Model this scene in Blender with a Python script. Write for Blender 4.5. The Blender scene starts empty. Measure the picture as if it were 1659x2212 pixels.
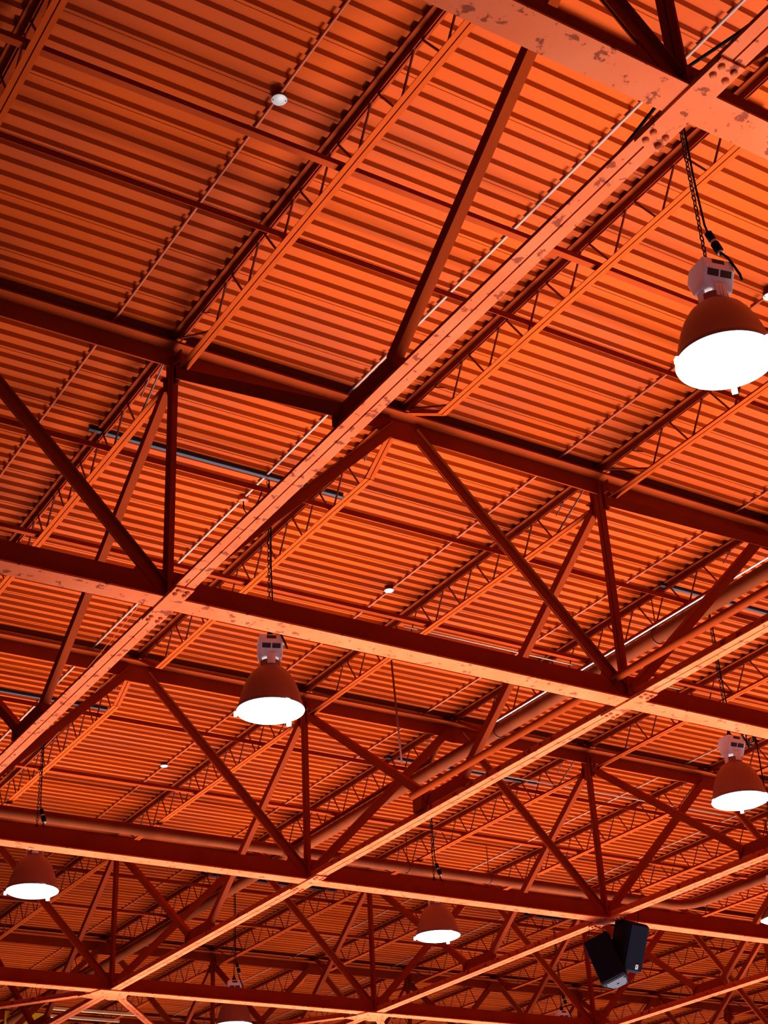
import bpy, bmesh, math, random
from mathutils import Vector, Matrix

# ------------------------------------------------------------------ frame
S = 4.5                      # metres per lattice unit (truss panel along the cross trusses)
BY = 1.3058738830743642      # spacing of the cross trusses, in panels
DZ = 0.4868643590622181      # underside of top chord above underside of bottom chord
H0 = 6.75                    # height of the bottom chord above the floor (m)
CAM = (0.06255398951857, 0.50386094, -1.16243993)
ROWS = ((0.85027867, -0.52417808, -0.04757659),
        (0.22801077, 0.44830867, -0.86430922),
        (0.47438095, 0.72405572, 0.50070554))
FPX = 3284.62029
random.seed(7)
sc = bpy.context.scene
C = sc.collection

def W(p):
    return Vector((p[0] * S, p[1] * S, p[2] * S + H0))

def pix(p):                  # lattice point -> photo pixel, used for pruning unseen repeats and wording labels
    d = [p[k] - CAM[k] for k in range(3)]
    q = [sum(r[k] * d[k] for k in range(3)) for r in ROWS]
    if q[2] < .05: return (-9e9, -9e9)
    return (829.5 + FPX * q[0] / q[2], 1106 + FPX * q[1] / q[2])

def seen(pts, m=60):
    for p in pts:
        x, y = pix(p)
        if -m < x < 1659 + m and -m < y < 2212 + m: return True
    return False

def seg_seen(a, b, m=60, n=24):
    return seen([[a[k] + (b[k] - a[k]) * t / n for k in range(3)] for t in range(n + 1)], m)

# ------------------------------------------------------------------ camera
cd = bpy.data.cameras.new('camera'); cam = bpy.data.objects.new('camera', cd); C.objects.link(cam)
cd.sensor_fit = 'VERTICAL'; cd.sensor_height = 36.0; cd.sensor_width = 27.0
cd.lens = FPX / 2212 * 36.0
cd.clip_start = .05; cd.clip_end = 300
R, D, F = [Vector(r).normalized() for r in ROWS]
m = Matrix(((R.x, -D.x, -F.x, 0), (R.y, -D.y, -F.y, 0), (R.z, -D.z, -F.z, 0), (0, 0, 0, 1)))
cam.matrix_world = Matrix.Translation(W(CAM)) @ m
sc.camera = cam

# ------------------------------------------------------------------ world, lights, exposure
SPOT_W = 100
COOL_W = 1000
SPOT_ANGLE = 75
WORLD = (0.05, 0.03, 0.16); WORLD_S = 0.25
sc.view_settings.view_transform = 'Standard'; sc.view_settings.look = 'None'
sc.view_settings.gamma = 1.0; sc.view_settings.use_curve_mapping = False
sc.view_settings.exposure = 0.0
w = bpy.data.worlds.new('world'); sc.world = w; w.use_nodes = True
bg = w.node_tree.nodes['Background']; bg.inputs[0].default_value = WORLD + (1,); bg.inputs[1].default_value = WORLD_S
sc.cycles.max_bounces = 6; sc.cycles.diffuse_bounces = 4; sc.cycles.glossy_bounces = 3
sc.cycles.sample_clamp_indirect = 12.0
sc.cycles.use_denoising = True
# added area lights standing in for bounce off the lit hall floor
for cx, cy, sx, sy, en, tx in ((3.22, 2.80, 4.1, 5.4, 5500, .22), (4.6, 6.9, 5.2, 3.2, 1700, .10)):
    ad = bpy.data.lights.new('floor_bounce_fill', 'AREA'); ao = bpy.data.objects.new('floor_bounce_fill', ad); C.objects.link(ao)
    ad.shape = 'RECTANGLE'; ad.size = sx * S; ad.size_y = sy * S; ad.energy = en; ad.spread = math.radians(56); ad.color = (1, .97, .94)
    ao.location = W((cx, cy, -H0 / S + .66)); ao.rotation_euler = (math.pi + tx, -.18, 0)

# added cool fill light facing up, whitens the lamp ballasts
ad = bpy.data.lights.new('cool_fill', 'AREA'); ao = bpy.data.objects.new('cool_fill', ad); C.objects.link(ao)
ad.shape = 'RECTANGLE'; ad.size = 7 * S; ad.size_y = 8 * S; ad.energy = COOL_W; ad.color = (.66, .66, 1)
ao.location = W((3.0, 3.5, -H0 / S + .1)); ao.rotation_euler = (math.pi, 0, 0)
LAMP_X = [1.375 + 1.255 * k for k in range(-1, 4)]
LAMP_Y = [1.649 + 1.306 * k for k in range(-2, 6)]
for lx in LAMP_X:
    for ly in LAMP_Y:
        ld = bpy.data.lights.new('lamp_beam', 'SPOT'); lo = bpy.data.objects.new('lamp_beam', ld); C.objects.link(lo)
        ld.energy = SPOT_W; ld.spot_size = math.radians(SPOT_ANGLE); ld.spot_blend = .8
        ld.shadow_soft_size = .28; ld.color = (1, .97, .95)
        lo.location = W((lx, ly, -.012))

# ------------------------------------------------------------------ materials
def mat(name, col, rough=.5, metal=0, spec=.4):
    mt = bpy.data.materials.new(name); mt.use_nodes = True
    b = mt.node_tree.nodes['Principled BSDF']
    b.inputs['Base Color'].default_value = (*col, 1); b.inputs['Roughness'].default_value = rough
    b.inputs['Metallic'].default_value = metal; b.inputs['Specular IOR Level'].default_value = spec
    return mt

def mottled(name, c1, c2, scale, lo, hi, rough=.5, spec=.4, spots=None, spot_scale=9., spot_lo=.66, spot_hi=.72, bump=0.):
    mt = mat(name, c1, rough, 0, spec); nt = mt.node_tree; b = nt.nodes['Principled BSDF']
    tc = nt.nodes.new('ShaderNodeTexCoord')
    n = nt.nodes.new('ShaderNodeTexNoise'); n.inputs['Scale'].default_value = scale; n.inputs['Detail'].default_value = 4
    nt.links.new(tc.outputs['Object'], n.inputs['Vector'])
    r = nt.nodes.new('ShaderNodeMapRange'); r.inputs['From Min'].default_value = lo; r.inputs['From Max'].default_value = hi
    nt.links.new(n.outputs['Fac'], r.inputs['Value'])
    mx = nt.nodes.new('ShaderNodeMix'); mx.data_type = 'RGBA'
    mx.inputs[6].default_value = (*c1, 1); mx.inputs[7].default_value = (*c2, 1)
    nt.links.new(r.outputs[0], mx.inputs[0]); out = mx.outputs[2]
    if spots:
        n2 = nt.nodes.new('ShaderNodeTexNoise'); n2.inputs['Scale'].default_value = spot_scale; n2.inputs['Detail'].default_value = 3
        n2.inputs['Roughness'].default_value = .65
        nt.links.new(tc.outputs['Object'], n2.inputs['Vector'])
        r2 = nt.nodes.new('ShaderNodeMapRange'); r2.inputs['From Min'].default_value = spot_lo; r2.inputs['From Max'].default_value = spot_hi
        nt.links.new(n2.outputs['Fac'], r2.inputs['Value'])
        m2 = nt.nodes.new('ShaderNodeMix'); m2.data_type = 'RGBA'; m2.inputs[7].default_value = (*spots, 1)
        nt.links.new(out, m2.inputs[6]); nt.links.new(r2.outputs[0], m2.inputs[0]); out = m2.outputs[2]
        if bump:
            bp = nt.nodes.new('ShaderNodeBump'); bp.inputs['Strength'].default_value = bump; bp.inputs['Distance'].default_value = .01
            nt.links.new(n2.outputs['Fac'], bp.inputs['Height']); nt.links.new(bp.outputs[0], b.inputs['Normal'])
    nt.links.new(out, b.inputs['Base Color'])
    return mt

ORANGE = (.33, .038, .0022)
M_DECK = mottled('deck_paint', (.34, .040, .0018), (.29, .037, .006), 1.1, .42, .68, .65, .05)
M_STEEL = mottled('steel_paint', (.235, .024, .002), (.20, .020, .002), 3.0, .4, .7, .7, .04)
M_CHORD = mottled('weathered_chord_paint', (.52, .088, .024), (.52, .115, .040), 2.2, .4, .7, .6, .08, spots=(.20, .028, .008), spot_scale=11, spot_lo=.575, spot_hi=.63, bump=.35)
M_JOIST = mottled('joist_paint', ORANGE, (.30, .034, .002), 4.0, .4, .7, .7, .04)
M_ROD = mat('dark_rod_paint', (.12, .012, .006), .5)
M_PIPE = mottled('pipe_paint', (.17, .026, .005), (.12, .018, .004), 2.5, .4, .7, .75, .06)
M_BLACK = mat('black_rubber', (.006, .005, .008), .8, 0, .1)
M_CHAIN = mat('blackened_chain', (.02, .018, .022), .45, .6)
M_GALV = mat('galvanised_channel', (.03, .03, .045), .5, 0, .2)
M_CONDUIT = mat('pale_conduit', (.34, .20, .15), .5, 0)
M_COND_O = mat('painted_conduit', (.36, .05, .008), .5)
M_COVER = mat('grey_cover_plate', (.55, .54, .55), .5, .1)
M_BALLAST = mottled('ballast_enamel', (.95, .90, .88), (.75, .66, .62), 6., .5, .7, .4, .4)
M_VENT = mat('vent_recess', (.06, .03, .02), .7)
M_BELL = mat('brown_reflector', (.26, .085, .06), .45, .1)
M_SPK = mat('speaker_cabinet', (.004, .004, .010), .7, 0, .1)
M_SPKM = mat('speaker_mesh', (.003, .004, .012), .8, 0, .1)
M_SPKP = mat('speaker_base_plate', (.03, .03, .045), .7)
M_WHITE = mat('white_badge', (.8, .8, .82), .4)
M_YEL = mat('yellow_board', (.92, .72, .02), .5)
M_CREAM = mat('cream_batten', (.85, .62, .30), .4)
M_FLOOR = mottled('polished_floor', (.55, .53, .50), (.48, .46, .44), .6, .4, .7, .30, .9)
M_WALL = mottled('painted_wall', (.30, .05, .02), (.24, .04, .018), .8, .4, .7, .7, .2)
M_LENS = bpy.data.materials.new('lit_lens'); M_LENS.use_nodes = True
_b = M_LENS.node_tree.nodes['Principled BSDF']; _b.inputs['Base Color'].default_value = (.9, .9, .92, 1)
_b.inputs['Emission Color'].default_value = (.95, .96, 1, 1); _b.inputs['Emission Strength'].default_value = 3.0

# ------------------------------------------------------------------ mesh helpers (all in lattice units)
class MB:
    def __init__(s): s.v = []; s.f = []; s.sm = []
    def add(s, vs, fs, smooth=False):
        o = len(s.v); s.v += [tuple(v) for v in vs]; s.f += [tuple(i + o for i in f) for f in fs]; s.sm += [smooth] * len(fs)
    def prism(s, prof, a, b, u, v, smooth=False):      # profile (list of 2-D points) swept from a to b
        a = Vector(a); b = Vector(b); u = Vector(u).normalized(); v = Vector(v).normalized(); n = len(prof)
        vs = [a + u * p[0] + v * p[1] for p in prof] + [b + u * p[0] + v * p[1] for p in prof]
        fs = [(i, (i + 1) % n, n + (i + 1) % n, n + i) for i in range(n)] + [tuple(range(n))[::-1], tuple(range(n, 2 * n))]
        s.add(vs, fs, smooth)
    def box(s, lo, hi):
        x0, y0, z0 = lo; x1, y1, z1 = hi
        s.prism([(x0, y0), (x1, y0), (x1, y1), (x0, y1)], (0, 0, z0), (0, 0, z1), (1, 0, 0), (0, 1, 0))
    def bar(s, a, b, r, n=8):
        a = Vector(a); b = Vector(b); d = (b - a).normalized()
        u = d.cross(Vector((0, 0, 1)));
        if u.length < .05: u = d.cross(Vector((0, 1, 0)))
        u.normalize(); v = d.cross(u)
        s.prism([(r * math.cos(2 * math.pi * k / n), r * math.sin(2 * math.pi * k / n)) for k in range(n)], a, b, u, v, n > 6)
    def tube(s, pts, r, n=8):
        pts = [Vector(p) for p in pts]; rings = []; up = Vector((.13, .27, .95))
        for i, p in enumerate(pts):
            d = (pts[min(i + 1, len(pts) - 1)] - pts[max(i - 1, 0)]).normalized()
            u = d.cross(up)
            if u.length < .05: u = d.cross(Vector((1, 0, 0)))
            u.normalize(); v = d.cross(u).normalized()
            rings.append([p + (u * math.cos(2 * math.pi * k / n) + v * math.sin(2 * math.pi * k / n)) * r for k in range(n)])
        vs = [q for g in rings for q in g]; fs = []
        for i in range(len(pts) - 1):
            for k in range(n):
                fs.append((i * n + k, i * n + (k + 1) % n, (i + 1) * n + (k + 1) % n, (i + 1) * n + k))
        fs += [tuple(range(n))[::-1], tuple((len(pts) - 1) * n + k for k in range(n))]
        s.add(vs, fs, True)
    def lathe(s, prof, c, n=48, smooth=True, closed=False):
        vs = [(c[0] + r * math.cos(2 * math.pi * k / n), c[1] + r * math.sin(2 * math.pi * k / n), c[2] + z) for r, z in prof for k in range(n)]
        fs = [(i * n + k, i * n + (k + 1) % n, (i + 1) * n + (k + 1) % n, (i + 1) * n + k) for i in range(len(prof) - 1) for k in range(n)]
        if closed: fs += [tuple(range(n))[::-1], tuple((len(prof) - 1) * n + k for k in range(n))]
        s.add(vs, fs, smooth)
    def disc(s, c, r, n=40):
        s.add([(c[0] + r * math.cos(2 * math.pi * k / n), c[1] + r * math.sin(2 * math.pi * k / n), c[2]) for k in range(n)], [tuple(range(n))])
    def build(s, name, material, parent=None, loc=(0, 0, 0), bevel=0):   # loc: local origin in lattice units, relative to the parent
        me = bpy.data.meshes.new(name)
        me.from_pydata([(v[0] * S, v[1] * S, v[2] * S) for v in s.v], [], s.f)
        bm = bmesh.new(); bm.from_mesh(me); bmesh.ops.recalc_face_normals(bm, faces=bm.faces); bm.to_mesh(me); bm.free()
        for p, k in zip(me.polygons, s.sm): p.use_smooth = k
        me.materials.append(material)
        o = bpy.data.objects.new(name, me); C.objects.link(o)
        if parent: o.parent = parent; o.location = (loc[0] * S, loc[1] * S, loc[2] * S)
        else: o.location = W(loc)
        if bevel:
            bv = o.modifiers.new('bevel', 'BEVEL'); bv.width = bevel; bv.segments = 2; bv.limit_method = 'ANGLE'
        return o

def thing(name, loc, label, cat, group=None):
    o = bpy.data.objects.new(name, None); C.objects.link(o); o.location = W(loc); o.empty_display_size = .1
    o['label'] = label; o['category'] = cat
    if group: o['group'] = group
    return o
def tag(o, label, cat, group=None):
    o['label'] = label; o['category'] = cat
    if group: o['group'] = group
    return o
def copy_tree(o, parent=None):
    c = o.copy(); C.objects.link(c); c.parent = parent
    for ch in list(o.children): copy_tree(ch, c)
    return c
def remove_tree(o):
    for ch in list(o.children): remove_tree(ch)
    bpy.data.objects.remove(o, do_unlink=True)

def L_prof(w_, h_, t, sx=1, sy=1, gx=0):       # angle: horizontal leg w_, vertical leg h_
    p = [(gx, 0), (gx + w_, 0), (gx + w_, t), (gx + t, t), (gx + t, h_), (gx, h_)]
    return [(a * sx, b * sy) for a, b in p]

def double_angle(mb, a, b, stem_dir, out_dir, leg, out, t, gap=.0012):
    """two back-to-back angles from a to b; outstanding legs spread along +-out_dir at the a-b line, stems rise along stem_dir"""
    for sg in (1, -1):
        mb.prism(L_prof(out, leg, t, sg, 1, gap), a, b, out_dir, stem_dir)

ORD = ['first', 'second', 'third', 'fourth', 'fifth', 'sixth', 'seventh', 'eighth', 'ninth', 'tenth', 'eleventh', 'twelfth', 'thirteenth']
Y = lambda j: j * BY

# ------------------------------------------------------------------ structure: roof deck, floor, walls
X0, X1, Y0, Y1 = -2.6, 9.0, -1.4, 9.4
DECK = .548; PITCH = .0334
mb = MB(); prof = []; y = Y0; k = 0
RH = .0088
while y < Y1:
    prof += [(y, DECK), (y + .0055, DECK)]
    if k % 4 == 1:   # side-lap seam: a thin hanging lip along every fourth rib
        prof += [(y + .0058, DECK - .0012), (y + .0070, DECK - .0012), (y + .0071, DECK)]
    prof += [(y + .0122, DECK), (y + .0150, DECK + RH), (y + PITCH - .0028, DECK + RH)]
    y += PITCH; k += 1
n = len(prof)
mb.add([(X0, p[0], p[1]) for p in prof] + [(X1, p[0], p[1]) for p in prof], [(i, i + 1, n + i + 1, n + i) for i in range(n - 1)])
ck = mb.build('ceiling', M_DECK); ck['kind'] = 'structure'
mb = MB(); mb.box((X0, Y0, DECK + .03), (X1, Y1, DECK + .05)); o = mb.build('trim_1', M_WALL); o['kind'] = 'structure'
zf = -H0 / S
mb = MB(); mb.box((X0, Y0, zf - .03), (X1, Y1, zf)); o = mb.build('floor', M_FLOOR); o['kind'] = 'structure'
for nm, lo, hi in (('wall_back', (X0, Y1, zf), (X1, Y1 + .05, DECK + .05)), ('wall_right', (X1, Y0, zf), (X1 + .05, Y1 + .05, DECK + .05)),
                   ('wall_left', (X0 - .05, Y0, zf), (X0, Y1 + .05, DECK + .05)), ('wall_front', (X0, Y0 - .05, zf), (X1, Y0, DECK + .05))):
    mb = MB(); mb.box(lo, hi); o = mb.build(nm, M_WALL); o['kind'] = 'structure'

# ------------------------------------------------------------------ cross trusses (run along X)
AW = .0215        # half width of the bottom chord flange
AH = .050         # stem height
TF = .026         # half width of the top chord flange
TZ = .521
CROSS = {1: (0, 3), 2: (0, 3), 3: (0, 4), 4: (0, 5), 5: (1, 6), 6: (2, 7)}
XLBL = {1: 'nearest deep orange cross truss, its rust-spotted bottom chord cutting the top right corner',
        2: 'second orange cross truss, spanning the middle of the picture above the mid-left lamp',
        3: 'third orange cross truss, passing just above the small lamp at left edge',
        4: 'fourth orange cross truss, low in the picture, with star-shaped bracing plates',
        5: 'fifth orange cross truss, only its top chord and upper web showing at the bottom',
        6: 'farthest orange cross truss, a dark top chord near the bottom edge'}
LIM = {}
for j, (i0, i1) in CROSS.items():
    y = Y(j); t = thing('cross_truss', (i0, y, 0), XLBL[j], 'roof truss', 'cross trusses of the roof')
    ox, oy = i0, y
    L = i1 - i0
    # bottom chord: tee, flange down
    mb = MB(); xa, xb = -.45, L + .45
    mb.prism([(-AW, 0), (AW, 0), (AW, .0032), (.0022, .0045), (-.0022, .0045), (-AW, .0032)], (xa, 0, 0), (xb, 0, 0), (0, 1, 0), (0, 0, 1))
    mb.build('bottom_chord', M_CHORD, t)
    mb = MB(); mb.box((xa, -.0018, .0046), (xb, .0018, AH)); mb.build('chord_web', M_STEEL, t)
    # top chord: tee, flange up
    mb = MB()
    mb.prism([(-TF, TZ + .005), (TF, TZ + .005), (TF, TZ + .001), (.002, TZ), (.0018, DZ - .002), (-.0018, DZ - .002), (-.002, TZ), (-TF, TZ + .001)], (xa, 0, 0), (xb, 0, 0), (0, 1, 0), (0, 0, 1))
    mb.build('top_chord', M_STEEL, t)
    for i in range(i0, i1 + 1):
        x = i - ox
        if seg_seen((i, y, 0), (i, y, DZ), 200):
            mb = MB()   # vertical, outstanding legs facing left
            double_angle(mb, (x - .006, 0, .02), (x - .006, 0, TZ - .012), (1, 0, 0), (0, 1, 0), .014, .0105, .0016)
            mb.build('vertical', M_STEEL, t)
            mb = MB()   # node bracket under the top chord, in the plane of the tie truss
            for sg in (-1, 1):
                mb.prism([(.0, DZ + .02), (.031, DZ + .02), (.031, DZ - .032), (.022, DZ - .052), (0, DZ - .038)], (x - .0015, 0, 0), (x + .0015, 0, 0), (0, sg, 0), (0, 0, 1))
                mb.box((x - .011, min(sg * .024, sg * .036), .473), (x + .011, max(sg * .024, sg * .036), .4755))
                mb.box((x - .0075, min(sg * .026, sg * .030), .442), (x + .0075, max(sg * .026, sg * .030), .470))
                for q in (.45, .462):
                    mb.bar((x - .0055, sg * .027, q), (x + .0055, sg * .027, q), .0022, 6)
            mb.build('node_bracket', M_STEEL, t)
            mb = MB()   # gusset plate at bottom node, in truss plane
            mb.prism([(x - .075, .03), (x + .075, .03), (x + .058, .062), (x - .058, .062)], (0, -.0014, 0), (0, .0014, 0), (1, 0, 0), (0, 0, 1))
            mb.build('gusset_plate', M_STEEL, t)
    for k in range(2 * L + 2):
        # panels between a bottom node and the neighbouring half-way top node
        i = i0 + (k // 2) - 0; sgn = 1 if k % 2 == 0 else -1
        if k >= 2 * L + 2 or i > i1: continue
        xn = i - ox
        xt = xn + sgn * .5
        a = Vector((xn + sgn * .014, 0, .03)); b = Vector((xt - sgn * .022, 0, DZ + .012))
        if not seg_seen((a.x + ox, y, a.z), (b.x + ox, y, b.z), 120): continue
        d = (b - a).normalized(); up = Vector((-d.z, 0, d.x)) * (1 if d.x > 0 else -1)
        mb = MB(); double_angle(mb, a + up * .0115, b + up * .0115, -up, (0, 1, 0), .0225, .0085, .0016)
        mb.build('diagonal', M_STEEL, t)
    for i in range(i0, i1 + 1):
        xt = i + .5 - ox
        if i + .5 < i1 + .5 and seen([(i + .5, y, DZ)], 150):
            mb = MB(); mb.prism([(xt - .055, TZ - .006), (xt + .055, TZ - .006), (xt + .03, DZ - .016), (xt - .03, DZ - .016)], (0, -.0024, 0), (0, .0024, 0), (1, 0, 0), (0, 0, 1))
            mb.build('gusset_plate', M_STEEL, t)

# ------------------------------------------------------------------ tie trusses (run along Y)
TW = .0165; SLIT = .0024
TIE = {1: (0, 4), 2: (0, 5), 3: (1, 6), 4: (2, 6), 5: (3, 6)}
TLBL = {1: 'nearest orange tie truss, its long split chord rising from the left edge to top right',
        2: 'second orange tie truss, its split chord crossing from bottom left up to the right edge',
        3: 'third orange tie truss, its chord passing above the black loudspeakers',
        4: 'fourth orange tie truss, its narrow chord crossing the bottom right corner',
        5: 'farthest orange tie truss, dim behind the one in the bottom right corner'}
for i, (j0, j1) in TIE.items():
    t = thing('tie_truss', (i, Y(j0), 0), TLBL[i], 'roof truss', 'tie trusses of the roof'); oy = Y(j0)
    for j in range(j0, j1):
        ya, yb = Y(j) - oy, Y(j + 1) - oy
        if not seg_seen((i, Y(j), 0), (i, Y(j + 1), DZ), 250) and not seg_seen((i, Y(j), 0), (i, Y(j + 1), 0), 250): continue
        mb = MB()
        for sg in (1, -1):
            mb.prism(L_prof(TW - SLIT / 2, .022, .0022, sg, 1, SLIT / 2), (0, ya + AW + .001, 0), (0, yb - AW - .001, 0), (1, 0, 0), (0, 0, 1))
        mb.build('bottom_chord', M_CHORD, t)
        ym = (ya + yb) / 2
        mb = MB()
        mb.prism([(ym - .078, .016), (ym + .078, .016), (ym + .078, .036), (ym + .064, .052), (ym - .064, .052), (ym - .078, .036)], (-.0022, 0, 0), (.0022, 0, 0), (0, 1, 0), (0, 0, 1))
        for sg in (-1, 1):
            mb.prism([(-.010, .018), (.010, .018), (.010, .040), (-.010, .040)], (0, ym + sg * .078, 0), (0, ym + sg * .082, 0), (1, 0, 0), (0, 0, 1))
        mb.build('gusset_plate', M_STEEL, t)
        if (i, j) == (2, 2):
            mb = MB(); mb.box((-.013, ym + .084, .018), (.013, ym + .122, .052)); mb.build('end_block', M_STEEL, t)
        for sg in (-1, 1):
            a = Vector((0, ym + sg * .068, .040)); b = Vector((0, (yb - .03) if sg > 0 else (ya + .03), .452))
            d = (b - a).normalized(); up = Vector((0, -d.z * sg, abs(d.y))).normalized()
            mb = MB(); mb.prism([(-.0075, -.010), (.0075, -.010), (.0075, .010), (-.0075, .010)], a, b, (1, 0, 0), up)
            mb.build('diagonal', M_STEEL, t)
    for j in range(j0, j1 + 1):
        if not seen([(i, Y(j), 0)], 120): continue
        if j >= 4:
            continue
        yy = Y(j) - oy
        mb = MB(); mb.box((-TW, yy - .069, -.0042), (TW, yy + .069, -.0002))
        sp = mb.build('splice_plate', M_CHORD, t)
        for sg in (-1, 1):
            for dx in (-.0085, .0085):
                for dy in (.047, .060):
                    mb = MB(); mb.lathe([(.0001, -.0050), (.0022, -.0046), (.0037, -.0030), (.0042, 0)], (dx, yy + sg * dy, -.0042), 14)
                    mb.build('bolt', M_CHORD, sp)

# star plates and horizontal bracing in the fourth bay
for i in (1, 2, 3, 4):
    if not seen([(i, Y(4), 0)], 200): continue
    t = thing('bracing_plate', (i, Y(4), 0), 'star-shaped bolted plate under the fourth cross truss, ' + {1: 'outside the left edge', 2: 'near the bottom left corner', 3: 'at the bottom edge below the middle', 4: 'hidden in shade at lower right'}[i], 'plate', 'star plates under the fourth cross truss')
    mb = MB(); mb.prism([(-.05, -.035), (.05, -.035), (.065, .03), (.085, .075), (.03, .09), (.0, .075), (-.03, .09), (-.085, .075), (-.065, .03)], (0, 0, -.0045), (0, 0, -.0003), (1, 0, 0), (0, 1, 0))
    mb.build('plate', M_CHORD, t)
    for bx, by in ((-.07, .07), (-.06, .058), (-.055, .072), (-.045, .058), (.07, .07), (.06, .058), (.055, .072), (.045, .058), (-.008, .05), (.008, .05), (-.008, .065), (.008, .065), (-.03, .0), (.03, 0)):
        mb = MB(); mb.lathe([(.0001, -.0034), (.0026, -.0030), (.0040, 0)], (bx, by, -.0045), 10); mb.build('bolt', M_CHORD, t)
    for sg in (-1, 1):
        a = Vector((i + sg * .062, Y(4) + .075, 0)); b = Vector((i + sg * .95, Y(5) - .06, 0))
        if not seg_seen(a, b, 60): continue
        d = (b - a).normalized(); u = Vector((d.y, -d.x, 0))
        mb = MB()
        for s2 in (1, -1): mb.prism(L_prof(.0125, .018, .0022, s2, 1, .0008), (0, 0, 0), b - a, u, (0, 0, 1))
        o = mb.build('bracing_strut', M_CHORD, None, a)
        tag(o, {(2, -1): 'flat orange bracing strut running left from the star plate near bottom left', (2, 1): 'orange bracing strut slanting down right from the star plate near bottom left',
                (3, -1): 'orange bracing strut running left from the star plate at bottom centre', (3, 1): 'orange bracing strut slanting right from the star plate at bottom centre',
                (1, 1): 'orange bracing strut entering at the bottom left corner', (1, -1): 'orange bracing strut beyond the left edge',
                (4, -1): 'orange bracing strut in shade at the bottom right', (4, 1): 'orange bracing strut beyond the bottom right corner'}[(i, sg)], 'strut', 'horizontal bracing struts')

# ------------------------------------------------------------------ open-web bar joists
JB = .457                       # underside of joist bottom chord
def joist_proto(node):
    t = thing('bar_joist', (0, 0, 0), 'x', 'joist')
    y0, y1 = 0, BY
    mb = MB(); seat = .022
    for sg in (1, -1):
        mb.prism(L_prof(.0115, .0150, .0016, sg, -1, .0014), (0, y0 - .024 + .03, DECK - .0015), (0, y1 - .006, DECK - .0015), (1, 0, 0), (0, 0, 1))
    mb.build('top_chord', M_STEEL, t)  # same paint as the joist; darker colour stands in for its shade
    # seats
    for yy, s_ in ((y0, 1), (y1, -1)):
        mb = MB()
        for sg in (1, -1):
            a, b = sorted((yy + s_ * .004, yy + s_ * .034))
            mb.prism(L_prof(.0075, .018, .0014, sg, 1, .0014), (0, a, TZ + .0055), (0, b, TZ + .0055), (1, 0, 0), (0, 0, 1))
        mb.build('seat', M_JOIST, t)
    mb = MB()
    if node:
        pts = [(y0 + .034, JB + .004), (y1 - .034, JB + .004)]
    else:
        pts = [(y0 + .030, TZ + .003), (y0 + .135, JB + .004), (y1 - .135, JB + .004), (y1 - .030, TZ + .003)]
    for sg in (1, -1):
        for (ya, za), (yb, zb) in zip(pts[:-1], pts[1:]):
            a = Vector((0, ya, za)); b = Vector((0, yb, zb)); d = (b - a).normalized(); up = Vector((0, -d.z, d.y))
            mb.prism(L_prof(.0085, .0095, .0014, sg, 1, .0010), a - up * .004, b - up * .004, (1, 0, 0), up)
    mb.build('bottom_chord', M_JOIST, t)
    # web: one rod bent up and down
    N = 8; ys = y0 + .165; ye = y1 - .165; st = (ye - ys) / N; zt = DECK - .008; zb = JB + .008
    pts = [(0, y0 + .03, TZ + .012)]
    for k in range(N + 1):
        yy = ys + st * k
        pts += [(0, yy - .007, zb), (0, yy + .007, zb)]
        if k < N: pts += [(0, yy + st / 2 - .006, zt), (0, yy + st / 2 + .006, zt)]
    pts += [(0, y1 - .03, TZ + .012)]
    mb = MB()
    for a, b in zip(pts[:-1], pts[1:]): mb.bar(a, b, .0021, 6)
    # short stub rods near the ends
    for sg, ye_ in ((1, y0), (-1, y1)):
        mb.bar((0, ye_ + sg * .105, zt), (0, ye_ + sg * .150, zt - .03), .0015, 6)
    mb.build('web_rod', M_ROD, t)
    return t
jn, jm = joist_proto(True), joist_proto(False)
BAYN = {0: 'in the bay nearest the camera', 1: 'between the first and second cross trusses', 2: 'between the second and third cross trusses', 3: 'between the third and fourth cross trusses',
        4: 'between the fourth and fifth cross trusses', 5: 'between the fifth and sixth cross trusses', 6: 'in the farthest bay beyond the sixth cross truss'}
for j in range(0, 7):
    xs = []
    for k in range(1, 16):
        x = .5 * k
        if seg_seen((x, Y(j) + .03, JB), (x, Y(j + 1) - .03, DECK), 15, 40) or seg_seen((x, Y(j) + .03, DECK), (x, Y(j + 1) - .03, DECK), 15, 40): xs.append(x)
    for q, x in enumerate(xs):
        o = copy_tree(jn if abs(x - round(x)) < .01 else jm)
        o.location = W((x, Y(j), 0)) - Vector((0, 0, H0)) + Vector((0, 0, H0))
        o['label'] = 'open-web bar joist, %s from left, %s' % (ORD[q], BAYN[j])
        o['group'] = 'bar joists under the roof deck'
remove_tree(jn); remove_tree(jm)

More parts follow.
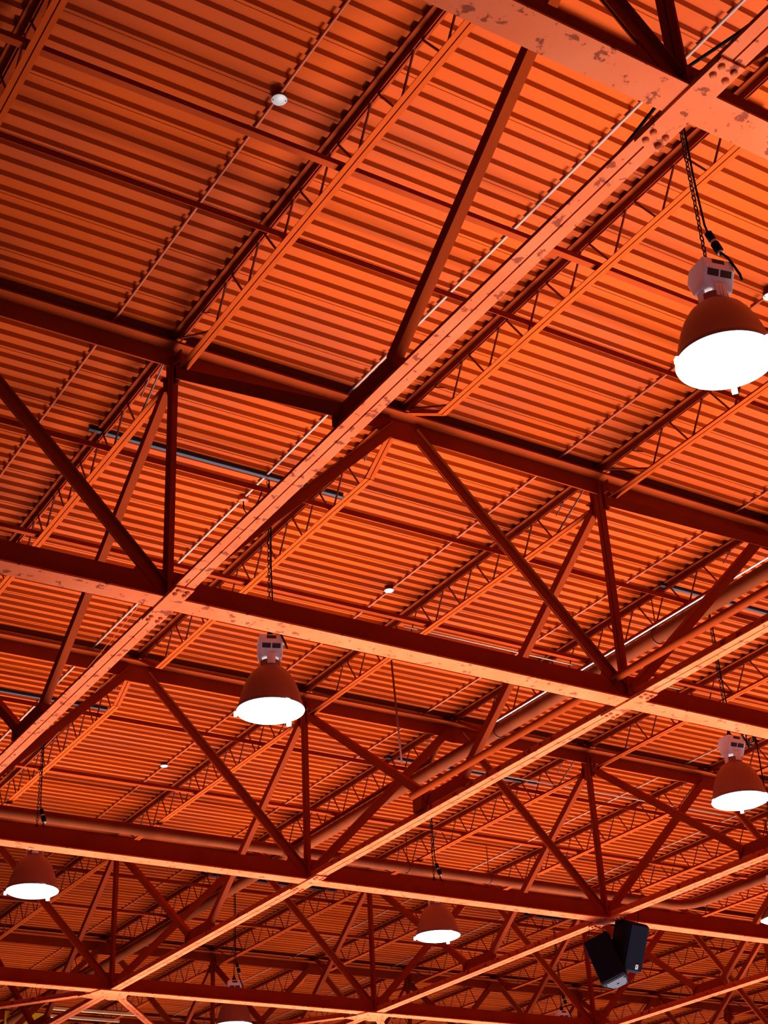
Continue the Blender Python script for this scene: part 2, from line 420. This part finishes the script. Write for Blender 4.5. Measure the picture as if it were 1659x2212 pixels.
# ------------------------------------------------------------------ bridging angles (along X, laid on the joist bottom chords)
BR = [(1, .684, 'flat', 'lit orange bridging strip in the bay before the second cross truss, the nearer of two'),
      (1, .874, 'up', 'dark orange bridging strip in the bay before the second cross truss, the farther of two'),
      (2, .293, 'up', 'dark orange bridging strip just beyond the second cross truss, beside the black channel'),
      (2, .672, 'flat', 'lit orange bridging strip midway between the second and third cross trusses'),
      (3, .25, 'up', 'dark orange bridging strip just beyond the third cross truss'),
      (3, .685, 'flat', 'lit orange bridging strip midway between the third and fourth cross trusses'),
      (4, .27, 'up', 'dim orange bridging strip just beyond the fourth cross truss'),
      (4, .68, 'flat', 'dim lit bridging strip midway between the fourth and fifth cross trusses'),
      (5, .6, 'flat', 'faint orange bridging strip beyond the fifth cross truss')]
for j, dy, kind, lab in BR:
    y = Y(j) + dy; x0 = None
    xs = [x * .1 for x in range(-5, 80) if seen([(x * .1, y, .475)], 150)]
    if not xs: continue
    a, b = min(xs), max(xs); mb = MB()
    if kind == 'flat': pr_ = [(0, 0), (.012, 0), (.012, .0012), (.0012, .0012), (.0012, .010), (0, .010)]
    else: pr_ = [(0, 0), (.0012, 0), (.0012, .011), (.012, .011), (.012, .0125), (0, .0125)]
    mb.prism(pr_, (0, 0, 0), (b - a, 0, 0), (0, 1, 0), (0, 0, 1))
    tag(mb.build('bridging_angle', M_STEEL, None, (a, y, .468)), lab, 'bridging', 'bridging strips between joists')

# ------------------------------------------------------------------ conduits along the deck and junction boxes
CON = [(.876, .6, 5.4, M_COND_O, 'thin orange conduit clipped to the deck, left of the nearest tie truss'),
       (1.372, .9, 6.2, M_CONDUIT, 'thin pale conduit under the deck, along the nearest tie truss'),
       (1.893, 1.2, 7.0, M_COND_O, 'thin orange conduit under the deck, left of the second tie truss'),
       (2.40, 1.6, 7.8, M_COND_O, 'thin orange conduit under the deck, right of the second tie truss'),
       (2.90, 2.2, 8.2, M_COND_O, 'thin orange conduit under the deck, left of the third tie truss'),
       (3.40, 2.8, 8.2, M_CONDUIT, 'thin pale conduit under the deck, right of the third tie truss'),
       (3.92, 3.2, 8.2, M_CONDUIT, 'thin pale conduit under the deck, near the loudspeakers'),
       (4.42, 3.8, 8.2, M_COND_O, 'thin orange conduit under the deck, far right')]
for x, ya, yb, mt, lab in CON:
    mb = MB(); mb.bar((0, 0, 0), (0, yb - ya, 0), .0026 if x < 3 else .0018, 8)
    tag(mb.build('conduit', mt, None, (x, ya, DECK - .0041)), lab, 'conduit', 'thin conduits under the roof deck')
BOXES = [(583, 230, 'round grey junction box on the conduit at upper left'), (1636, 652, 'round white junction box beside the large lamp at the right edge'),
         (825, 1280, 'small round white junction box near the centre'), (345, 1657, 'tiny round white junction box at lower left')]
def on_plane(px, py, z):
    r = [ROWS[0][k] * (px - 829.5) + ROWS[1][k] * (py - 1106) + ROWS[2][k] * FPX for k in range(3)]
    t = (z - CAM[2]) / r[2]
    return [CAM[k] + t * r[k] for k in range(3)]
for px_, py_, lab in BOXES:
    p = {583: (.878, 1.975), 1636: (1.893, 1.972), 825: (1.887, 3.285), 345: (1.887, 4.60)}[px_]
    t = thing('junction_box', (p[0], p[1], DECK), lab, 'junction box', 'round junction boxes under the deck')
    mb = MB(); mb.lathe([(.0105, 0), (.0105, -.0085), (.0100, -.009)], (0, 0, 0), 28, True, True); mb.build('box', M_ROD, t)
    mb = MB(); mb.lathe([(.0120, 0), (.0122, -.0006), (.0118, -.0012)], (0, 0, -.0092), 32, True, True)
    cv = mb.build('cover', M_COVER, t)
    for sg in (-1, 1):
        mb = MB(); mb.lathe([(.0009, 0), (.0009, -.0008)], (sg * .009, -sg * .0035, -.0104), 8, True, True); mb.build('screw', M_BLACK, cv)
# open box with a hanging cable on the pale conduit
t = thing('junction_box', (1.372, 3.06, DECK), 'orange junction box with a dark cable looping below it, left of centre', 'junction box', 'round junction boxes under the deck')
mb = MB(); mb.lathe([(.0115, 0), (.0115, -.012), (.0105, -.013)], (0, 0, 0), 28, True, True); mb.build('box', M_COND_O, t)
mb = MB(); mb.tube([(0, 0, -.012), (.001, .001, -.030), (.006, -.002, -.042), (.014, -.012, -.040), (.020, -.03, -.024), (.022, -.045, -.006)], .0016); mb.build('cable', M_BLACK, t)

# ------------------------------------------------------------------ high-bay lamps
def lamp_proto():
    t = thing('high_bay_lamp', (0, 0, 0), 'x', 'lamp')
    mb = MB()   # bell reflector
    P = [(.0655, .001), (.0675, .003), (.0640, .012), (.0610, .024), (.0575, .038), (.0530, .052), (.0470, .066), (.0390, .079), (.0300, .088), (.0220, .093), (.0205, .095),
         (.0205, .106), (.0185, .107)]
    mb.lathe(P + [(.0165, .107), (.0185, .092), (.0270, .085), (.0360, .076), (.0440, .063), (.0500, .049), (.0570, .024), (.0600, .012), (.0635, .002), (.0655, .001)], (0, 0, 0), 56)
    mb.build('reflector', M_BELL, t)
    mb = MB(); Q = [(.0001, -.0095), (.018, -.0092), (.034, -.0078), (.048, -.0052), (.060, -.0020), (.0665, .0012), (.0672, .0030)]
    mb.lathe(Q, (0, 0, 0), 56); mb.build('lens', M_LENS, t)
    for k in range(3):
        a = math.radians(-95 + 120 * k + 25); cx, cy = .0665 * math.cos(a), .0665 * math.sin(a)
        u = Vector((math.cos(a), math.sin(a), 0)); v = Vector((-u.y, u.x, 0))
        mb = MB(); mb.prism([(-.001, -.004), (.005, -.004), (.005, .004), (-.001, .004)], (cx, cy, -.006), (cx, cy, .002), u, v)
        mb.build('latch', M_LENS, t)
    # ballast housing: chamfered box
    mb = MB()
    mb.prism([(-.012, .114), (.013, .113), (.0265, .139), (.0245, .157), (-.012, .159), (-.022, .142)], (-.0235, 0, 0), (.0235, 0, 0), (0, -1, 0), (0, 0, 1))
    bl = mb.build('ballast_housing', M_BALLAST, t, (0, 0, 0), .008)
    for sx in (-1, 1):
        mb = MB(); a = Vector((sx * .0105, -.0261, .1345))
        mb.prism([(-.0085, -.0048), (.0085, -.0048), (.0085, .0048), (-.0085, .0048)], (sx * .0100, -.0222, .1335), (sx * .0100, -.0240, .1325), (1, 0, 0), (0, -.46, .89))
        mb.build('vent', M_VENT, bl)
    mb = MB(); mb.prism([(-.0095, -.004), (.0095, -.004), (.0095, .004), (-.0095, .004)], (0, -.0235, .1500), (0, -.0256, .1500), (1, 0, 0), (0, 0, 1)); mb.build('vent', M_VENT, bl)
    mb = MB()   # bracket legs from ballast to neck
    for sx in (-1, 1):
        mb.box((sx * .019 - .0022, -.006, .094), (sx * .019 + .0022, .006, .118))
    mb.box((-.008, -.021, .096), (.008, -.012, .118)); mb.box((-.003, -.023, .097), (-.001, -.020, .113)); mb.box((.001, -.023, .097), (.003, -.020, .113))
    mb.build('bracket', M_BALLAST, t)
    mb = MB(); mb.lathe([(.006, .150), (.008, .156), (.0075, .166), (.004, .172), (.003, .178)], (0, 0, 0), 16, True, True); mb.build('hook', M_BLACK, t)
    # chain of alternate links
    mb = MB(); z = .176; k = 0
    while z < .534:
        n = 10; pts = [(.0026 * math.cos(2 * math.pi * q / n), 0, .0058 * math.sin(2 * math.pi * q / n)) for q in range(n + 1)]
        if k % 2: pts = [(0, p[0], p[2]) for p in pts]
        mb.tube([(p[0], p[1], p[2] + z) for p in pts], .0010, 5); z += .0092; k += 1
    mb.build('chain', M_CHAIN, t)
    mb = MB()
    mb.tube([(.002, -.002, .53), (.0045, -.003, .42), (.004, -.003, .32), (.006, -.004, .235), (.009, -.005, .218)], .0016, 6)
    mb.tube([(.018, -.010, .180), (.014, -.018, .176), (.018, -.026, .160), (.028, -.030, .132), (.031, -.028, .124)], .0019, 6)
    mb.build('power_cable', M_BLACK, t)
    mb = MB(); a = Vector((.0085, -.005, .220)); b = Vector((.019, -.010, .183)); d = (b - a)
    for f0, f1, r in ((0, .34, .0056), (.36, .40, .0048), (.52, .9, .0062)):
        mb.bar(a + d * f0, a + d * f1, r, 14)
    pl = mb.build('connector', M_BLACK, t)
    mb = MB(); mb.bar(a + d * .39, a + d * .53, .0050, 14); mb.bar(a + d * .90, a + d * 1.02, .0042, 14); mb.build('sleeve', M_COVER, pl)
    return t
lp = lamp_proto()
LAMPS = [(1.363, 1.640, .0, 8, 'largest brown bell lamp, glowing white at the right edge below a long chain'),
         (1.375, 2.951, .0, 0, 'bell lamp hanging left of centre just below the second cross truss'),
         (1.378, 4.267, .0, 4, 'bell lamp at the lower left edge, hanging behind the third cross truss'),
         (2.628, 2.960, .0, 14, 'bell lamp at the lower right edge beyond the second tie truss'),
         (2.628, 4.255, .0, 0, 'small bell lamp low in the middle, left of the black loudspeakers'),
         (2.612, 5.560, .0, 0, 'bell lamp cut by the bottom edge, half behind the fourth cross truss'),
         (4.06, 4.235, .19, 0, 'bell lamp of which only a white sliver shows at the right edge'),
         (4.117, 5.566, .0, 0, 'far bell lamp showing only its white ballast top at the bottom edge')]
for x, y, z, rot, lab in LAMPS:
    o = copy_tree(lp); o.location = W((x, y, z)); o.rotation_euler.z = math.radians(rot - 20)
    o['label'] = lab; o['group'] = 'bell lamps hung on chains'
remove_tree(lp)
# strut channels carrying the lamps, spanning two joists through their webs
for xa, xb, y, lab in ((.97, 1.56, 2.951, 'black metal channel under the deck above the lamp left of centre'), (2.48, 3.06, 2.96, 'black metal channel above the lamp at lower right'),
                       (.97, 1.56, 4.267, 'black metal channel above the lamp at the lower left edge'), (2.48, 3.06, 4.255, 'black metal channel above the small lamp in the lower middle'),
                       (.97, 1.56, 1.640, 'black metal channel above the largest lamp, hidden by the nearest truss'),
                       (2.48, 3.06, 5.566, 'black metal channel above the lamp cut by the bottom edge'), (3.97, 4.54, 5.566, 'black metal channel above the far lamp at the bottom edge')):
    mb = MB(); mb.prism([(-.0045, 0), (.0045, 0), (.0045, -.0015), (.003, -.0015), (.003, -.008), (.0045, -.008), (.0045, -.0095), (-.0045, -.0095), (-.0045, -.008), (-.003, -.008), (-.003, -.0015), (-.0045, -.0015)],
                        (0, 0, 0), (xb - xa, 0, 0), (0, 1, 0), (0, 0, 1))
    tag(mb.build('strut_channel', M_GALV, None, (xa, y, DECK - .001)), lab, 'channel', 'channels carrying the lamps')

# ------------------------------------------------------------------ sprinkler pipes
PZ = .428
def pipe(name, pts, r, lab, mt=M_PIPE, n=20):
    p0 = pts[0]; mb = MB(); mb.tube([(p[0] - p0[0], p[1] - p0[1], p[2] - p0[2]) for p in pts], r, n)
    return tag(mb.build(name, mt, None, p0), lab, 'pipe')
t = thing('sprinkler_main', (2.50, 4.885, PZ), 'thick brown sprinkler pipe with a long branch crossing it above the lower lamps', 'pipe')
for pts in ([(2.50, 1.2, PZ), (2.50, 8.0, PZ)], [(.4, 4.885, PZ), (4.16, 4.885, PZ), (4.21, 4.875, PZ), (4.245, 4.845, PZ), (4.26, 4.80, PZ), (4.26, 3.0, PZ)]):
    mb = MB(); mb.tube([(p[0] - 2.50, p[1] - 4.885, p[2] - PZ) for p in pts], .0185, 20); mb.build('pipe_run', M_PIPE, t)
mb = MB()
for a, b in (((-.05, 0, 0), (.05, 0, 0)), ((0, -.05, 0), (0, .05, 0))): mb.bar(a, b, .0215, 20)
mb.build('cross_fitting', M_PIPE, t)
pipe('small_pipe', [(1.972, 1.0, .048), (1.964, 3.355, .045)], .0085, 'thin orange pipe resting above the second tie truss chord', M_STEEL, 14)
# pale conduit along the thick pipe
mb = MB(); mb.bar((0, 0, 0), (0, 2.55, 0), .0022, 8)
tag(mb.build('conduit', M_WHITE, None, (2.478, 1.2, PZ + .016)), 'bright white conduit running along the top of the thick pipe at right', 'conduit')
# hangers for the pipes
def hanger(x, y, lab, axis='y'):
    t = thing('pipe_hanger', (x, y, PZ), lab, 'hanger', 'hangers of the thick pipes')
    mb = MB(); mb.bar((0, 0, .02), (0, 0, DECK - PZ), .0016, 6); mb.build('rod', M_ROD, t)
    mb = MB(); n = 18
    pts = [(.0205 * math.cos(2 * math.pi * q / n), 0, .0205 * math.sin(2 * math.pi * q / n)) for q in range(n + 1)]
    if axis == 'x': pts = [(0, p[0], p[2]) for p in pts]
    mb.tube(pts, .0018, 6); mb.build('ring', M_ROD, t)
hanger(2.50, 2.50, 'pipe hanger on the thick pipe right of the second tie truss, near the right edge')
hanger(2.50, 3.02, 'pipe hanger on the thick pipe just above the second cross truss')
hanger(2.50, 3.70, 'pipe hanger on the thick pipe above the angled gusset of the second tie truss')
hanger(1.40, 4.885, 'pipe hanger on the thick crossing pipe near the lower left lamp', 'x')
hanger(2.95, 4.885, 'pipe hanger on the thick crossing pipe left of the loudspeakers', 'x')
hanger(3.30, 4.885, 'pipe hanger on the thick crossing pipe above the loudspeakers', 'x')
hanger(4.02, 4.885, 'pipe hanger on the thick crossing pipe near its bend at right', 'x')
for xa, xb, y, lab in ((1.95, 2.85, Y(2) + .712, 'thin pale conduit running alongside the lit bridging strip above the second cross truss'), (2.62, 3.7, 4.085, 'thin pale conduit between the lower right lamp and the third cross truss')):
    mb = MB(); mb.bar((0, 0, 0), (xb - xa, 0, 0), .0020, 8); tag(mb.build('conduit', M_CONDUIT, None, (xa, y, .4715)), lab, 'conduit')
p = on_plane(1632, 1598, .50)
t = thing('coiled_cable', p, 'coiled black cable hanging beside the lower right lamp at the right edge', 'cable')
mb = MB()
mb.tube([(0, 0, .047), (.002, 0, .0), (.001, 0, -.12), (.003, 0, -.30)], .0022, 6); mb.build('drop_cable', M_BLACK, t)
mb = MB()
for q, (ox_, rr) in enumerate(((-.028, .016), (-.020, .020), (-.012, .014))):
    mb.tube([(ox_ + rr * math.cos(k * .7), .004 * q - .004, -.004 * q + rr * math.sin(k * .7)) for k in range(10)], .0018, 6)
mb.build('coil', M_BLACK, t)
# slim drop rod between the second and third cross trusses
mb = MB(); mb.bar((0, 0, 0), (-.03, -.02, .32), .0028, 8)
tag(mb.build('drop_rod', M_ROD, None, (2.09, 3.58, .225)), 'slim dark rod hanging straight down from the deck near the picture middle', 'rod')
# twin wires
def sag(a, b, s, n=12):
    a = Vector(a); b = Vector(b); return [a + (b - a) * (k / n) - Vector((0, 0, s * 4 * (k / n) * (1 - k / n))) for k in range(n + 1)]
def wire(a, b, s, lab):
    pts = sag((0, 0, 0), Vector(b) - Vector(a), s); mb = MB(); mb.tube(pts, .0009, 6)
    tag(mb.build('wire', M_COND_O, None, a), lab, 'wire')
wire((1.30, 3.30, .46), (1.35, 4.85, .44), .03, 'loose pale wire slanting down beside the nearest tie truss, upper of two')
wire((1.42, 3.95, .47), (1.38, 4.85, .40), .02, 'loose pale wire slanting down beside the nearest tie truss, lower of two')

P = [on_plane(1700, -5, .22), on_plane(1590, 75, .17), on_plane(1490, 142, .13), on_plane(1412, 236, .10), on_plane(1370, 290, .07), on_plane(1310, 362, .03)]
mb = MB(); mb.tube([[q[k] - P[0][k] for k in range(3)] for q in P], .0022, 7)
tag(mb.build('cable', M_BLACK, None, P[0]), 'black cable dropping onto the nearest tie truss chord at the top right', 'cable')
# ------------------------------------------------------------------ loudspeakers
def rot_mb(mb, M3):
    mb.v = [tuple(M3 @ Vector(v)) for v in mb.v]; return mb
def speaker(name, loc, rz, rx, ry, lab, badge):
    t = thing(name, loc, lab, 'loudspeaker', 'pair of hanging loudspeakers')
    t.rotation_euler = (math.radians(rx), math.radians(ry), math.radians(rz))
    w2, h, d = .040, .138, .080
    # cabinet: trapezoid in plan, wide mesh front at -Y
    prof = [(-w2, 0), (w2, 0), (w2 * .97, .03), (w2 * .55, d), (-w2 * .55, d), (-w2 * .97, .03)]
    mb = MB(); mb.prism(prof, (0, 0, -h), (0, 0, 0), (1, 0, 0), (0, 1, 0)); mb.build('cabinet', M_SPK, t, (0, 0, 0), .03)
    mb = MB(); mb.box((-w2 * .92, -.0035, -h * .965), (w2 * .92, .0005, -h * .035)); g = mb.build('front_mesh', M_SPKM, t, (0, 0, 0), .008)
    if badge:
        mb = MB(); mb.box((.007, -.0048, -h * .925), (.0175, -.0034, -h * .925 + .013)); bd = mb.build('badge', M_WHITE, g)
        mb = MB(); z0 = -h * .925
        mb.prism([(.0095, .0015), (.0108, .0015), (.0108, .0110), (.0095, .0110)], (0, -.0052, z0), (0, -.0047, z0), (1, 0, 0), (0, 0, 1))
        mb.prism([(.0110, .0062), (.0150, .0110), (.0165, .0110), (.0125, .0062), (.0165, .0018), (.0148, .0018)], (0, -.0052, z0), (0, -.0047, z0), (1, 0, 0), (0, 0, 1))
        mb.build('badge_mark', M_SPK, bd)
    mb = MB(); mb.prism([(-w2 * .86, .006), (w2 * .86, .006), (w2 * .5, d * .93), (-w2 * .5, d * .93)], (0, 0, -h - .0012), (0, 0, -h + .001), (1, 0, 0), (0, 1, 0)); bp = mb.build('bottom_plate', M_SPKP, t)
    for bx, by in ((-.03, .015), (.03, .015), (-.02, .07), (.02, .07), (0, .04)):
        mb = MB(); mb.lathe([(.0001, -.0022), (.0035, -.0016), (.0045, 0)], (bx, by, -h - .001), 12); mb.build('rubber_foot', M_BLACK, bp)
    for sx in (-1, 1):
        mb = MB(); mb.tube([(sx * .03, .04, -.002), (sx * .026, .035, .016), (sx * .010, .03, .038)], .0012, 6); mb.build('hanging_wire', M_CHAIN, t)
    return t
speaker('loudspeaker', (3.048, 3.830, -.026), 8, 24, 0, 'right black loudspeaker facing front, with a small white badge near its foot', True)
speaker('loudspeaker', (2.950, 3.925, -.048), -62, 0, 0, 'left black loudspeaker, tilted, with a grey dotted bottom plate', False)

_l = bpy.data.objects['loudspeaker.001']; _l.matrix_basis = Matrix.Translation(_l.location) @ Matrix.Rotation(math.radians(-14), 4, R) @ Matrix.Rotation(math.radians(-15), 4, F) @ Matrix.Rotation(math.radians(-52), 4, 'Z') @ Matrix.Rotation(math.radians(6), 4, 'X')
# ------------------------------------------------------------------ far end: pale battens and a yellow board
for (xa, xb, y, z, lab) in ((2.61, 3.05, 7.44, .451, 'upper long cream batten glowing at the bottom left'), (2.66, 3.02, 7.595, .451, 'lower long cream batten glowing at the bottom left')):
    mb = MB(); mb.box((0, -.006, -.006), (xb - xa, .006, .006)); tag(mb.build('batten', M_CREAM, None, (xa, y, z)), lab, 'batten')
mb = MB(); mb.box((-.10, 0, -.05), (.10, .01, .05)); tag(mb.build('yellow_board', M_YEL, None, (2.575, 7.66, .425)), 'bright yellow board in the bottom left corner, behind the trusses', 'board')
